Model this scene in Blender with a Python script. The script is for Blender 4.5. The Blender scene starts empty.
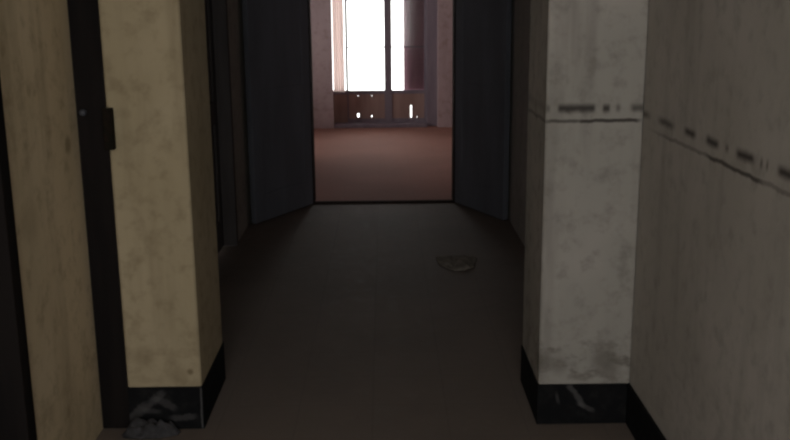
import bpy, bmesh, math, random
from mathutils import Vector, Matrix, noise

S = bpy.context.scene
C = S.collection
rnd = random.Random(7)

# ------------------------------------------------------------------ materials
class NT:
    """small helper around one node tree"""
    def __init__(self, name):
        self.m = bpy.data.materials.new(name); self.m.use_nodes = True
        self.t = self.m.node_tree; self.n = self.t.nodes; self.l = self.t.links
        self.b = self.n['Principled BSDF']
        self.pos = self.n.new('ShaderNodeNewGeometry').outputs['Position']
        sp = self.n.new('ShaderNodeSeparateXYZ'); self.l.new(self.pos, sp.inputs[0])
        self.x, self.y, self.z = sp.outputs
    def put(self, sock, v):
        if hasattr(v, 'is_output'): self.l.new(v, sock)
        else: sock.default_value = v
    def math(self, op, a, b=0.0, clamp=False):
        n = self.n.new('ShaderNodeMath'); n.operation = op; n.use_clamp = clamp
        self.put(n.inputs[0], a); self.put(n.inputs[1], b); return n.outputs[0]
    def smooth(self, v, lo, hi, a=0.0, b=1.0):
        n = self.n.new('ShaderNodeMapRange'); n.interpolation_type = 'SMOOTHSTEP'
        self.put(n.inputs[0], v)
        for i, q in enumerate((lo, hi, a, b)): self.put(n.inputs[1 + i], q)
        return n.outputs[0]
    def box(self, v, lo, hi, s):
        return self.math('MULTIPLY', self.smooth(v, lo - s, lo + s), self.smooth(v, hi - s, hi + s, 1.0, 0.0))
    def noise(self, scale, detail=4.0, rough=.55, stretch=None, off=(0, 0, 0)):
        v = self.pos
        mp = self.n.new('ShaderNodeMapping'); self.l.new(v, mp.inputs[0])
        mp.inputs['Location'].default_value = off
        if stretch: mp.inputs['Scale'].default_value = stretch
        n = self.n.new('ShaderNodeTexNoise'); self.l.new(mp.outputs[0], n.inputs['Vector'])
        n.inputs['Scale'].default_value = scale; n.inputs['Detail'].default_value = detail
        n.inputs['Roughness'].default_value = rough
        return n.outputs[0]
    def mix(self, f, a, b):
        n = self.n.new('ShaderNodeMix'); n.data_type = 'RGBA'
        self.put(n.inputs[0], f)
        for s, v in ((n.inputs[6], a), (n.inputs[7], b)):
            if isinstance(v, tuple): v = (*v, 1.0)
            self.put(s, v)
        return n.outputs[2]
    def done(self, col, rough=.8, bump=None, bs=.3, bd=.01, spec=.3):
        self.put(self.b.inputs['Base Color'], (*col, 1.0) if isinstance(col, tuple) else col)
        self.put(self.b.inputs['Roughness'], rough)
        self.b.inputs['Specular IOR Level'].default_value = spec
        if bump is not None:
            n = self.n.new('ShaderNodeBump'); n.inputs['Strength'].default_value = bs
            n.inputs['Distance'].default_value = bd
            self.l.new(bump, n.inputs['Height']); self.l.new(n.outputs[0], self.b.inputs['Normal'])
        return self.m

def plaster(name, base, alt, dirt, grime_top=.36, bands=None, spots=(), grime=.55):
    """old distempered plaster: mottling, runs, scuffed foot, optional stencilled band"""
    k = NT(name)
    big = k.noise(1.7, 3, .5)
    fine = k.noise(14, 5, .62, off=(3, 1, 5))
    runs = k.noise(7, 4, .6, stretch=(1, 1, .12), off=(9, 2, 4))
    col = k.mix(k.smooth(big, .38, .66), base, alt)
    col = k.mix(k.math('MULTIPLY', k.smooth(fine, .46, .76), .5), col, dirt)
    col = k.mix(k.math('MULTIPLY', k.smooth(runs, .5, .76), .42), col, dirt)
    if grime:
        foot = k.box(k.z, .17, grime_top, .07)
        patch = k.smooth(k.noise(11, 5, .65, stretch=(1, 1, 1.6), off=(1, 7, 2)), .47, .66)
        col = k.mix(k.math('MULTIPLY', k.math('MULTIPLY', foot, patch), grime), col, dirt)
    for (px, py, pz, r, s) in spots:
        d = k.n.new('ShaderNodeVectorMath'); d.operation = 'DISTANCE'
        k.l.new(k.pos, d.inputs[0]); d.inputs[1].default_value = (px, py, pz)
        wob = k.math('ADD', d.outputs['Value'], k.math('MULTIPLY', k.math('SUBTRACT', fine, .5), r * .9))
        col = k.mix(k.math('MULTIPLY', k.smooth(wob, r * .25, r, 1.0, 0.0), s), col, dirt)
    if bands:
        ax, zu, hu, zl, hl, dashes, lines = bands
        u = k.x if ax == 'x' else k.y
        zw = k.math('ADD', k.z, k.math('MULTIPLY', k.math('SUBTRACT', fine, .5), .018))
        tot = None
        for (lo, hi, s, st) in dashes:
            m = k.math('MULTIPLY', k.box(u, lo, hi, s), st)
            tot = m if tot is None else k.math('MAXIMUM', tot, m)
        m = k.math('MULTIPLY', tot, k.box(zw, zu - hu, zu + hu, .012))
        for (lo, hi, s, st) in lines:
            ml = k.math('MULTIPLY', k.math('MULTIPLY', k.box(u, lo, hi, s), st), k.box(zw, zl - hl, zl + hl, .004))
            m = k.math('MAXIMUM', m, ml)
        col = k.mix(k.math('MULTIPLY', m, .95), col, (.045, .037, .034))
    h = k.math('ADD', fine, k.math('MULTIPLY', big, .6))
    return k.done(col, .88, h, .25, .008, .2)

def flat(name, base, alt, rough=.6, scale=9, stretch=None, bs=.15, spec=.3):
    k = NT(name)
    nz = k.noise(scale, 4, .6, stretch=stretch)
    return k.done(k.mix(k.smooth(nz, .35, .7), base, alt), rough, nz, bs, .004, spec)

def floor_mat(name, base, alt, dust, tile, joint, rough, jf):
    k = NT(name)
    def line(v, off):
        f = k.math('FRACT', k.math('ADD', k.math('DIVIDE', v, tile), off))
        return k.smooth(k.math('ABSOLUTE', k.math('SUBTRACT', f, .5)), .5 - .016, .5 - .006)
    j = k.math('MAXIMUM', line(k.x, 50.2), line(k.y, 50.1))
    big = k.noise(.9, 4, .6)
    fine = k.noise(16, 6, .7, off=(4, 4, 0))
    col = k.mix(k.smooth(big, .35, .68), base, alt)
    col = k.mix(k.math('MULTIPLY', k.smooth(fine, .48, .8), .45), col, dust)
    col = k.mix(k.math('MULTIPLY', j, jf), col, joint)
    rg = k.smooth(fine, .3, .7, rough - .08, rough + .1)
    return k.done(col, rg, k.math('SUBTRACT', fine, k.math('MULTIPLY', j, .5)), .2, .005, .24)

def plinth_mat(name, streaks):
    """black glazed skirting with pale scuff streaks: (axis, u0, z0, u1, z1, width, strength)"""
    k = NT(name)
    fine = k.noise(20, 5, .65)
    col = k.mix(k.smooth(fine, .45, .8), (.010, .010, .011), (.022, .021, .021))
    for (ax, u0, z0, u1, z1, w, s) in streaks:
        u = k.x if ax == 'x' else k.y
        L = math.hypot(u1 - u0, z1 - z0); cx, cz = (u1 - u0) / L, (z1 - z0) / L
        du, dz = k.math('SUBTRACT', u, u0), k.math('SUBTRACT', k.z, z0)
        along = k.math('ADD', k.math('MULTIPLY', du, cx), k.math('MULTIPLY', dz, cz))
        across = k.math('SUBTRACT', k.math('MULTIPLY', du, cz), k.math('MULTIPLY', dz, cx))
        across = k.math('ADD', across, k.math('MULTIPLY', k.math('SUBTRACT', fine, .5), w * 2))
        m = k.math('MULTIPLY', k.box(along, 0, L, .015), k.smooth(k.math('ABSOLUTE', across), w * .3, w, 1.0, 0.0))
        col = k.mix(k.math('MULTIPLY', m, s), col, (.16, .15, .15))
    return k.done(col, .8, fine, .15, .004, .06)

def glass_mat():
    m = bpy.data.materials.new('dusty_glass'); m.use_nodes = True
    t = m.node_tree; t.nodes.clear()
    o = t.nodes.new('ShaderNodeOutputMaterial'); mx = t.nodes.new('ShaderNodeMixShader')
    tr = t.nodes.new('ShaderNodeBsdfTransparent'); gl = t.nodes.new('ShaderNodeBsdfGlossy')
    tr.inputs[0].default_value = (.93, .94, .93, 1); gl.inputs['Roughness'].default_value = .08
    fr = t.nodes.new('ShaderNodeFresnel'); fr.inputs[0].default_value = 1.45
    t.links.new(fr.outputs[0], mx.inputs[0]); t.links.new(tr.outputs[0], mx.inputs[1])
    t.links.new(gl.outputs[0], mx.inputs[2]); t.links.new(mx.outputs[0], o.inputs[0])
    return m

PY = 3.37                                           # front of both pillars
M = {}
CR1, CR2 = (.43, .345, .22), (.49, .395, .262)
M['cream'] = plaster('cream_plaster', CR1, CR2, (.22, .165, .095), grime=.25,
    spots=[(-.755, PY, .235, .018, .9),
           (-.80, PY, .22, .05, .35), (-.93, PY, .30, .06, .35)])
M['cream_wall'] = plaster('cream_wall_plaster', (.62, .495, .325), (.69, .555, .375), (.30, .22, .13), grime=.25,
    spots=[(-1.11, 3.264, 1.132, .045, .8), (-1.11, 2.95, 1.35, .03, .4), (-1.11, 2.85, .95, .10, .3)])
pd = [(.585, .598, .006, .55), (.628, .762, .008, .95), (.79, .815, .007, .95), (.838, .853, .007, .6), (.893, .96, .012, .75)]
pl = [(.58, .72, .03, .75), (.70, .925, .02, .95)]
M['grey_pillar'] = plaster('grey_pillar_plaster', (.39, .36, .325), (.46, .415, .38), (.17, .15, .13), grime_top=.34,
    bands=('x', 1.231, .013, 1.184, .0065, pd, pl), grime=.85,
    spots=[(.835, PY, .265, .07, .7), (.60, PY, .26, .06, .6), (.66, PY, .245, .05, .5), (.86, PY, .22, .05, .5)])
wd = [(3.30, 3.50, .05, .7), (3.02, 3.18, .04, .75), (2.80, 2.90, .025, .95), (2.60, 2.70, .02, .95), (2.52, 2.545, .008, .6),
      (2.34, 2.46, .02, 1.0), (2.285, 2.300, .006, .7), (2.25, 2.262, .006, .7), (2.09, 2.19, .02, 1.0), (1.80, 2.02, .02, .9),
      (1.5, 1.7, .02, .9), (1.2, 1.4, .03, .9)]
wl = [(2.27, 2.70, .05, .85), (.5, 3.2, .2, .45)]
M['grey_wall'] = plaster('grey_wall_plaster', (.43, .395, .36), (.48, .44, .41), (.26, .235, .21), grime_top=.5,
    bands=('y', 1.208, .011, 1.163, .006, wd, wl), grime=.3)
M['rear_plaster'] = plaster('corridor_plaster', (.38, .345, .30), (.42, .38, .335), (.2, .175, .15))
M['pink'] = plaster('pink_plaster', (.47, .345, .355), (.50, .37, .375), (.30, .19, .16), grime=.4)
M['ceil'] = flat('ceiling_distemper', (.45, .42, .37), (.38, .35, .31), .9, 3)
M['floor'] = floor_mat('dark_floor_tiles', (.19, .150, .128), (.16, .127, .109), (.24, .198, .170), .30, (.06, .05, .045), .7, .14)
M['redfloor'] = floor_mat('terracotta_floor', (.30, .138, .108), (.35, .160, .124), (.38, .21, .17), .30, (.25, .14, .11), .8, .3)
M['leaf'] = flat('dark_blue_paint', (.135, .138, .160), (.165, .17, .20), .6, 5, (1, 1, .2), spec=.15)
M['darkwood'] = flat('dark_brown_wood', (.013, .011, .011), (.020, .016, .015), .85, 12, (1, 1, .1), spec=.03)
M['darkwood_lifted'] = flat('dark_wood_lifted', (.10, .088, .088), (.13, .115, .115), .8, 12, (1, 1, .1), spec=.1)  # dark wood with its colour lightened to offset shade in the deep recess
M['winwood'] = flat('brown_window_wood', (.30, .18, .155), (.38, .24, .21), .6, 12, (1, 1, .12))
M['framewood'] = flat('grey_window_wood', (.21, .165, .20), (.26, .21, .24), .7, 12, (1, 1, .12), spec=.1)  # tone lightened towards mauve to carry glare from the window
M['shutter'] = flat('mauve_shutter_haze', (.42, .23, .29), (.50, .29, .34), .7, 8, (1, 1, .15))  # light mauve tone holds the veiling glare over the shutter
M['metal'] = flat('rusty_iron', (.010, .009, .006), (.02, .012, .009), .8, 40, spec=.08)
M['knob'] = flat('dull_steel', (.08, .08, .095), (.06, .06, .07), .5, 40)
M['threshold'] = flat('dark_threshold', (.03, .018, .016), (.04, .025, .022), .9, 14, spec=.03)
M['plinthL'] = plinth_mat('black_skirting_worn', [
    ('x', -1.00, .045, -.86, .155, .022, .32), ('x', -.90, .135, -.82, .085, .02, .26), ('x', -.84, .045, -.745, .055, .018, .30),
    ('x', -.95, .085, -.88, .075, .014, .22), ('x', -.7195, .0, -.7195, .17, .005, .5)])
M['plinthR'] = plinth_mat('black_skirting_scuffed', [
    ('x', .70, .165, .765, .075, .016, .40), ('x', .74, .09, .80, .055, .014, .30), ('x', .655, .13, .665, .09, .01, .25)])
M['skirt'] = plinth_mat('black_skirting', [])
M['litter'] = flat('grey_plastic_film', (.045, .043, .045), (.075, .07, .075), .7, 30, spec=.1)
M['rag'] = flat('dusty_cloth', (.21, .18, .155), (.29, .255, .22), .9, 30, spec=.05)
M['glass'] = glass_mat()
k = NT('pale_translucent_strip'); k.done((.75, .60, .56), .9); k.b.inputs['Transmission Weight'].default_value = 0
tl = k.n.new('ShaderNodeBsdfTranslucent'); tl.inputs[0].default_value = (.80, .62, .58, 1)
mx = k.n.new('ShaderNodeMixShader'); mx.inputs[0].default_value = .5
k.l.new(k.b.outputs[0], mx.inputs[1]); k.l.new(tl.outputs[0], mx.inputs[2]); k.l.new(mx.outputs[0], k.n['Material Output'].inputs[0]); M['pale_strip'] = k.m

# ------------------------------------------------------------------ geometry
def link(name, bm, mat, parent=None, bevel=0.0, kind=None, label=None, cat=None, group=None, smooth=False):
    bmesh.ops.remove_doubles(bm, verts=bm.verts, dist=1e-5)
    bmesh.ops.recalc_face_normals(bm, faces=bm.faces)
    me = bpy.data.meshes.new(name); bm.to_mesh(me); bm.free()
    me.materials.append(mat)
    if smooth:
        for p in me.polygons: p.use_smooth = True
    o = bpy.data.objects.new(name, me); C.objects.link(o)
    if parent: o.parent = parent
    if bevel:
        b = o.modifiers.new('bevel', 'BEVEL'); b.width = bevel; b.segments = 3; b.limit_method = 'ANGLE'
    tag(o, kind, label, cat, group)
    return o
def tag(o, kind=None, label=None, cat=None, group=None):
    for k, v in (('kind', kind), ('label', label), ('category', cat), ('group', group)):
        if v: o[k] = v
def empty(name, loc=(0, 0, 0), rz=0.0, **kw):
    o = bpy.data.objects.new(name, None); C.objects.link(o); o.location = loc; o.rotation_euler.z = rz
    tag(o, **kw); return o
def box(bm, x0, x1, y0, y1, z0, z1):
    v = [bm.verts.new(p) for p in ((x0, y0, z0), (x1, y0, z0), (x1, y1, z0), (x0, y1, z0), (x0, y0, z1), (x1, y0, z1), (x1, y1, z1), (x0, y1, z1))]
    for f in ((0, 3, 2, 1), (4, 5, 6, 7), (0, 1, 5, 4), (1, 2, 6, 5), (2, 3, 7, 6), (3, 0, 4, 7)):
        bm.faces.new([v[i] for i in f])
    return bm
def B(*a): return box(bmesh.new(), *a)
def prism(bm, pts, z0, z1):
    lo = [bm.verts.new((x, y, z0)) for x, y in pts]; hi = [bm.verts.new((x, y, z1)) for x, y in pts]
    n = len(pts)
    bm.faces.new(lo[::-1]); bm.faces.new(hi)
    for i in range(n): bm.faces.new((lo[i], lo[(i + 1) % n], hi[(i + 1) % n], hi[i]))
    return bm
def slab(bm, axis, p0, p1, u0, u1, z0, z1, holes=()):
    """upright plate with rectangular holes (u0,u1,z0,z1); axis 'x': plate spans y,z and is p0..p1 thick in x"""
    us = sorted({u0, u1, *[h for q in holes for h in q[:2]]}); zs = sorted({z0, z1, *[h for q in holes for h in q[2:]]})
    us = [u for u in us if u0 - 1e-9 <= u <= u1 + 1e-9]; zs = [z for z in zs if z0 - 1e-9 <= z <= z1 + 1e-9]
    def solid(i, j):
        if not (0 <= i < len(us) - 1 and 0 <= j < len(zs) - 1): return False
        cu, cz = (us[i] + us[i + 1]) / 2, (zs[j] + zs[j + 1]) / 2
        return not any(a < cu < b and c < cz < d for a, b, c, d in holes)
    P = lambda p, u, z: bm.verts.new((p, u, z) if axis == 'x' else (u, p, z))
    q = lambda *v: bm.faces.new(v)
    for i in range(len(us) - 1):
        for j in range(len(zs) - 1):
            if not solid(i, j): continue
            a, b, c, d = us[i], us[i + 1], zs[j], zs[j + 1]
            for p in (p0, p1): q(P(p, a, c), P(p, b, c), P(p, b, d), P(p, a, d))
            for (ii, jj, e, f) in ((i - 1, j, (a, c), (a, d)), (i + 1, j, (b, c), (b, d)), (i, j - 1, (a, c), (b, c)), (i, j + 1, (a, d), (b, d))):
                if not solid(ii, jj): q(P(p0, *e), P(p0, *f), P(p1, *f), P(p1, *e))
    return bm

H = 2.9
YE, YF, YB = 7.58, 7.73, 12.45                       # end wall of the corridor, far room, its back wall
WL, WL2, WR = -1.11, -1.03, .94
Y0 = -.8
st = dict(kind='structure')
# floors, ceiling
link('floor', B(WL - .15, WR + .15, Y0 - .15, YE + .02, -.12, 0), M['floor'], **st, label='dark brown dusty floor of the corridor')
link('floor_far_room', B(-2.35, 2.35, YE + .02, YB + .32, -.12, 0), M['redfloor'], **st, label='reddish floor of the sunlit room beyond the doorway')
link('ceiling', B(WL - .15, WR + .15, Y0 - .15, YF, H, H + .12), M['ceil'], **st)
link('ceiling_far_room', B(-2.35, 2.35, YF, YB + .32, H, H + .12), M['ceil'], **st)
# left wall: near stretch with a doorway, then a stretch slightly proud of it beyond the pillar
bm = slab(bmesh.new(), 'x', WL - .15, WL, Y0, 3.47, 0, H, [(1.72, 2.715, -1, 2.12)])
link('wall_left', bm, M['cream_wall'], **st, label='cream plastered wall beside the dark doorway, near left')
bm = slab(bmesh.new(), 'x', WL - .15, WL2, 3.47, YE, 0, H, [(5.30, 6.28, -1, 2.12)])
link('wall_left_far', bm, M['rear_plaster'], **st, label='shaded grey wall beyond the cream pillar')
link('wall_right', slab(bmesh.new(), 'x', WR, WR + .15, Y0, YE, 0, H), M['grey_wall'], **st, label='grey plastered wall with a dark stencilled double line')
link('wall_end', slab(bmesh.new(), 'y', YE, YF, WL - .15, WR + .15, 0, H, [(-.60, .577, -1, 2.12)]), M['rear_plaster'], **st, label='wall around the doorway to the reddish room')
link('wall_near', slab(bmesh.new(), 'y', Y0 - .15, Y0, WL - .15, WR + .15, 0, H, [(-1.0, .82, .45, 2.65)]), M['rear_plaster'], **st)
link('baseboard_right', B(WR - .012, WR, Y0, PY + .002, 0, .165), M['skirt'], bevel=.003, **st, label='black skirting along the grey right wall')
# far room
slw = [(10.0, 12.1, .6, 2.4)]  # opening for the added side window
link('wall_far_left', slab(bmesh.new(), 'x', -2.35, -2.2, YF, YB, 0, H, slw), M['pink'], **st)
link('wall_far_right', slab(bmesh.new(), 'x', 2.2, 2.35, YF, YB, 0, H), M['pink'], **st)
link('wall_far_front', slab(bmesh.new(), 'y', YF, YF + .03, -2.2, 2.2, 0, H, [(-.60, .577, -1, 2.12)]), M['pink'], **st)
WY = 12.70
bm = bmesh.new()                                      # back wall with splayed window reveal
prism(bm, [(-2.35, YB), (-.675, YB), (-.70, WY), (-.70, WY + .06), (-2.35, WY + .06)], 0, H)
prism(bm, [(.715, YB), (2.35, YB), (2.35, WY + .06), (.715, WY + .06)], 0, H)
prism(bm, [(-.675, YB), (.715, YB), (.715, WY + .06), (-.70, WY + .06), (-.70, WY)], 2.35, H)
link('wall_far_back', bm, M['pink'], **st, label='pinkish back wall around the bright window')

# pillars
bm = prism(bmesh.new(), [(-1.0, PY), (-.715, PY), (-.715, 3.86), (WL2, 3.86), (WL2, 3.475), (-1.0, 3.475)], 0.16, H)
p = link('pillar', bm, M['cream'], bevel=.012, kind='structure', cat='pillar', label='cream plastered pillar with a black foot, beside the dark post with the lock')
bm = prism(bmesh.new(), [(-1.0, PY - .004), (-.711, PY - .004), (-.711, 3.864), (WL2, 3.864), (WL2, 3.475), (-1.0, 3.475)], 0, .176)
link('plinth', bm, M['plinthL'], p, bevel=.004, label='black worn foot of the cream pillar')
bm = prism(bmesh.new(), [(.584, PY), (WR, PY), (WR, 3.80), (.584, 3.80)], .16, H)
p = link('pillar', bm, M['grey_pillar'], bevel=.010, kind='structure', cat='pillar', label='grey plastered pillar with a dotted dark stencilled band and black foot')
bm = prism(bmesh.new(), [(.580, PY - .004), (WR, PY - .004), (WR, 3.804), (.580, 3.804)], 0, .166)
link('plinth', bm, M['plinthR'], p, bevel=.004, label='black scuffed foot of the grey pillar')

# open leaves of the double door at the end of the corridor
def leaf_mesh(w, h=2.08, t=.045):
    bm = bmesh.new()
    s = .11
    slab(bm, 'y', -t / 2, t / 2, 0, w, .012, h, [(s, w - s, .22, .86), (s, w - s, 1.0, h - .14)])
    for z0, z1 in ((.22, .86), (1.0, h - .14)): box(bm, s, w - s, -t * .42, t * .42, z0, z1)
    return bm
def door_leaf(name, hinge, tip, **kw):
    h, t = Vector(hinge), Vector(tip); d = t - h
    r = empty(name, (h.x, h.y, 0), math.atan2(d.y, d.x), **kw)
    link('leaf', leaf_mesh(d.length), M['leaf'], r, bevel=.003)
    for z in (.25, 1.05, 1.85):
        bm = bmesh.new(); bmesh.ops.create_cone(bm, cap_ends=True, segments=12, radius1=.009, radius2=.009, depth=.10, matrix=Matrix.Translation((-.012, 0, z)))
        link('hinge', bm, M['metal'], r)
    return r
door_leaf('door_1', (-.612, 7.545), (-.985, 6.83), kind='structure', cat='door', label='dark open door leaf on the cream pillar side of the bright doorway')
door_leaf('door_2', (.592, 7.545), (.905, 6.86), kind='structure', cat='door', label='dark open door leaf on the grey pillar side of the bright doorway')
bm = slab(bmesh.new(), 'y', YE - .012, YF + .042, -.604, .581, 0, 2.125, [(-.588, .565, -1, 2.105)])
link('trim_1', bm, M['threshold'], **st, label='thin dark frame lining the doorway to the reddish room')
link('trim_2', B(-.588, .565, YE - .01, YE + .055, 0, .012), M['threshold'], bevel=.003, **st, label='dark threshold strip where the corridor meets the reddish floor')

# dark doorways in the left wall
def side_door(name, x, y0, y1, wood, **kw):
    r = empty(name, (x, (y0 + y1) / 2, 0), **kw); w = (y1 - y0) / 2
    for a, b in ((-w, -w + .07), (w - .07, w)): link('frame_post', B(-.15, .012, a, b, 0, 2.12), wood, r, bevel=.004)
    link('frame_head', B(-.15, .012, -w + .07, w - .07, 2.05, 2.12), wood, r, bevel=.004)
    bm = slab(bmesh.new(), 'x', -.115, -.075, -w + .073, w - .073, .008, 2.045, [(-w + .18, w - .18, .2, .85), (-w + .18, w - .18, 1.0, 1.9)])
    for z0, z1 in ((.2, .85), (1.0, 1.9)): box(bm, -.103, -.087, -w + .18, w - .18, z0, z1)
    link('leaf', bm, wood, r, bevel=.003)
    bm = bmesh.new(); bmesh.ops.create_uvsphere(bm, u_segments=16, v_segments=10, radius=.024, matrix=Matrix.Translation((-.048, -w + .12, 1.02)))
    bmesh.ops.create_cone(bm, cap_ends=True, segments=12, radius1=.009, radius2=.009, depth=.03, matrix=Matrix.Translation((-.064, -w + .12, 1.02)) @ Matrix.Rotation(math.pi / 2, 4, 'Y'))
    link('handle', bm, M['knob'], r, smooth=True)
    return r
side_door('door_3', WL, 1.72, 2.715, M['darkwood'], kind='structure', cat='door', label='dark door at the very left edge, before the cream wall')
side_door('door_4', WL2, 5.30, 6.28, M['darkwood_lifted'], kind='structure', cat='door', label='dark recessed doorway past the cream pillar in shade')

# dark post with its lock in the corner before the cream pillar
r = empty('door_5', (-1.05, PY + .03, 0), kind='structure', cat='door', label='tall dark door post with a lock, between cream wall and cream pillar')
link('frame_post', B(-.06, .050, -.02, .07, 0, 2.9), M['darkwood'], r, bevel=.004)
lk = link('lock_case', B(.044, .078, -.062, -.028, 1.10, 1.25), M['metal'], r, bevel=.004, label='small rusty lock case on the post')
bm = B(.048, .07, -.066, -.06, 1.215, 1.235); link('latch_bolt', bm, M['metal'], lk)
bm = bmesh.new()
bmesh.ops.create_uvsphere(bm, u_segments=16, v_segments=10, radius=.013, matrix=Matrix.Translation((-.028, -.045, 1.235)))
bmesh.ops.create_cone(bm, cap_ends=True, segments=12, radius1=.007, radius2=.007, depth=.035, matrix=Matrix.Translation((-.028, -.03, 1.235)) @ Matrix.Rotation(math.pi / 2, 4, 'X'))
link('knob', bm, M['knob'], r, smooth=True, label='small dull grey knob')

# tall window of the far room
w = empty('window_1', (0, WY, 0), kind='structure', cat='window', label='bright tall window in the reddish room with boarded lower panels')
bm = bmesh.new()
box(bm, -.712, -.69, -.02, .05, 0, 2.35); box(bm, -.512, -.495, -.02, .05, .43, 2.29); box(bm, -.69, -.512, -.015, .04, .43, .48); box(bm, .572, .714, -.12, .05, 0, 2.35); box(bm, -.69, .572, -.02, .05, 2.29, 2.35)
link('frame', bm, M['framewood'], w, bevel=.004)
link('sill', B(-.672, .573, -.235, .045, 0, .05), M['framewood'], w, bevel=.005)
def sash(x0, x1, sl, sr):
    bm = bmesh.new()
    box(bm, x0, x0 + sl, -.018, .022, .05, 2.29); box(bm, x1 - sr, x1, -.018, .022, .05, 2.29)
    for z0, z1 in ((.05, .10), (.43, .48), (1.045, 1.062), (1.66, 1.677), (2.23, 2.29)): box(bm, x0 + sl, x1 - sr, -.014, .018, z0, z1)
    return link('sash', bm, M['framewood'], w, bevel=.002)
s1 = sash(-.495, .058, .015, .050); s2 = sash(.058, .572, .050, .03)
for s, a, b in ((s1, -.48, .008), (s2, .108, .542)):
    for z0, z1 in ((.48, 1.045), (1.062, 1.66), (1.677, 2.23)): link('pane', B(a, b, -.002, .002, z0, z1), M['glass'], s)
link('lower_panel', B(-.70, -.478, -.008, .010, .0, .44), M['winwood'], w)
link('pane', B(-.69, -.512, -.002, .002, .48, 2.29), M['glass'], w)
hl = [(-.357, -.347, .402, .412), (-.364, -.342, .120, .168), (-.175, -.163, .120, .140), (-.170, -.162, .401, .410)]
hr = [(.358, .371, .110, .275), (.441, .449, .113, .123)]
link('lower_panel', slab(bmesh.new(), 'y', -.008, .010, -.48, .008, .10, .43, hl), M['winwood'], w, label='brown lower board with small gaps of light, paned side')
link('lower_panel', slab(bmesh.new(), 'y', -.008, .010, .108, .542, .10, .43, hr), M['winwood'], w, label='brown lower board with a thin slit of light, shuttered side')
bm = B(.268, .572, .055, .075, .44, 2.28)
for z in [.47 + .06 * i for i in range(30)]: box(bm, .300, .540, .046, .056, z, z + .042)
link('shutter', bm, M['shutter'], w, label='closed mauve-brown shutter behind the window')
bm = bmesh.new(); N = 24  # translucent strip added for the pinkish tone of the overexposed window edge
for z in (.47, 2.26):
    for i in range(N + 1): bm.verts.new((-.675 + .15 * i / N, -.07 + .012 * math.sin(i * 1.3), z))
bm.verts.ensure_lookup_table()
for i in range(N): bm.faces.new([bm.verts[q] for q in (i, i + 1, N + 2 + i, N + 1 + i)])
o = link('pale_strip', bm, M['pale_strip'], w, smooth=True, label='pale pinkish translucent strip at the window edge')
# unseen side window, added to even out the far room's light
w2 = empty('added_window_2', (-2.27, 11.05, .6), kind='structure')
bm = slab(bmesh.new(), 'x', -.03, .03, -1.05, 1.05, 0, 1.8, [(-.99, -.03, .06, 1.74), (.03, .99, .06, 1.74)])
fr = link('frame', bm, M['framewood'], w2, bevel=.003)
for a, b in ((-.99, -.03), (.03, .99)): link('pane', B(-.002, .002, a, b, .06, 1.74), M['glass'], fr)
# window at the near end of the corridor, behind the viewpoint
w3 = empty('window_3', (-.09, Y0 - .08, .45), kind='structure')
bm = slab(bmesh.new(), 'y', -.03, .03, -.91, .91, 0, 2.2, [(-.86, -.025, .05, 2.15), (.025, .86, .05, 2.15)])
fr = link('frame', bm, M['framewood'], w3, bevel=.003)
for a, b in ((-.86, -.025), (.025, .86)): link('pane', B(a, b, -.002, .002, .05, 2.15), M['glass'], fr)

# crumpled things on the floor
def crumple(n, w, d, h, seed, arc=0.0):
    bm = bmesh.new(); g = []
    for i in range(n + 1):
        row = []
        for j in range(n + 1):
            u, v = i / n * 2 - 1, j / n * 2 - 1
            r = min(1, math.hypot(u, v)); sq = max(abs(u), abs(v)) / max(1e-6, math.hypot(u, v)) if r else 1
            x, y = u * sq * w / 2, v * sq * d / 2
            q = noise.noise(Vector((u * 1.9 + seed, v * 1.9, seed))); q2 = noise.noise(Vector((u * 5 + seed, v * 5, 2 * seed)))
            edge = max(abs(u), abs(v))
            z = h * max(0, (.45 + .7 * q + .4 * q2)) * (1 - edge ** 4) + .003
            y += arc * (x / (w / 2)) ** 2 * d * .5
            row.append(bm.verts.new((x * (1 + .15 * q), y * (1 + .15 * q2), z)))
        g.append(row)
    for i in range(n):
        for j in range(n): bm.faces.new((g[i][j], g[i + 1][j], g[i + 1][j + 1], g[i][j + 1]))
    return bm
def cloth(o, t=.002):
    s = o.modifiers.new('thick', 'SOLIDIFY'); s.thickness = t; s.offset = 1
rg = link('rag', crumple(26, .27, .34, .026, 3.3, .5), M['rag'], smooth=True, cat='rag', label='crumpled dusty cloth lying flat on the dark corridor floor')
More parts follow.
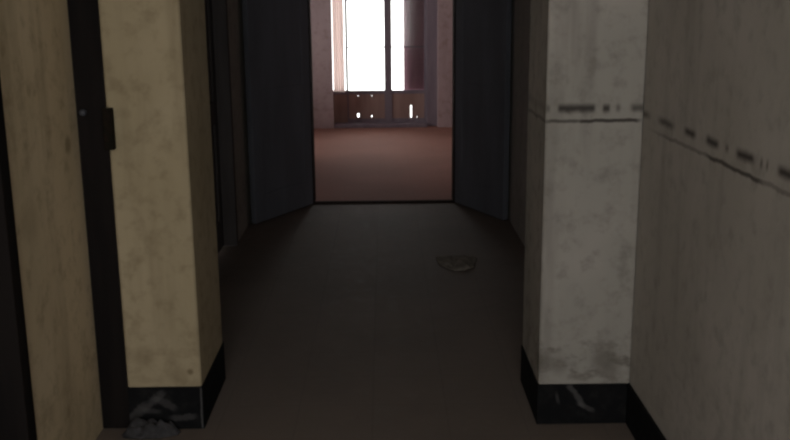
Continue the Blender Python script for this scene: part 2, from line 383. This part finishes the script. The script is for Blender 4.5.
rg.location = (.455, 5.70, 0); cloth(rg)
pf = link('plastic_wrapper', crumple(20, .22, .075, .085, 8.1), M['litter'], smooth=True, cat='litter', label='crumpled grey plastic scrap on the floor at the foot of the cream pillar')
pf.location = (-.91, 3.318, 0); pf.rotation_euler.z = .05; cloth(pf, .001)

# ------------------------------------------------------------------ light
wd_ = bpy.data.worlds.new('overcast'); S.world = wd_; wd_.use_nodes = True
nt = wd_.node_tree; bg = nt.nodes['Background']
bg.inputs[0].default_value = (1.0, .99, .98, 1); bg.inputs[1].default_value = 5.0
def portal(name, loc, rot, sx, sy):
    L = bpy.data.lights.new(name, 'AREA'); L.shape = 'RECTANGLE'; L.size = sx; L.size_y = sy
    L.cycles.is_portal = True
    o = bpy.data.objects.new(name, L); C.objects.link(o); o.location = loc; o.rotation_euler = rot
R90 = math.pi / 2
portal('window_daylight', (.02, WY + .12, 1.2), (-R90, 0, 0), 1.2, 2.3)
portal('added_window_portal', (-2.37, 11.05, 1.5), (R90, 0, -R90), 2.1, 1.8)  # sky portal behind the added side window
portal('near_window_daylight', (-.09, Y0 - .2, 1.55), (R90, 0, 0), 1.82, 2.2)

# ------------------------------------------------------------------ camera
cd = bpy.data.cameras.new('camera'); co = bpy.data.objects.new('camera', cd); C.objects.link(co)
pt, yw, rl = math.radians(12.96), math.radians(.6), math.radians(-.5)
F = Vector((math.sin(yw) * math.cos(pt), math.cos(yw) * math.cos(pt), -math.sin(pt)))
R = Vector((math.cos(yw), -math.sin(yw), 0)); U = R.cross(F)
R2 = R * math.cos(rl) + U * math.sin(rl); U2 = R2.cross(F)
m3 = Matrix((R2, U2, -F)).transposed()
co.matrix_world = Matrix.Translation((0, 0, 1.6)) @ m3.to_4x4()
cd.sensor_width = 36; cd.lens = 934 / 790 * 36; cd.clip_start = .05
S.camera = co
vs = S.view_settings
vs.view_transform = 'Standard'; vs.look = 'None'; vs.gamma = 1; vs.use_curve_mapping = False; vs.exposure = 0
S.cycles.filter_width = 2.5
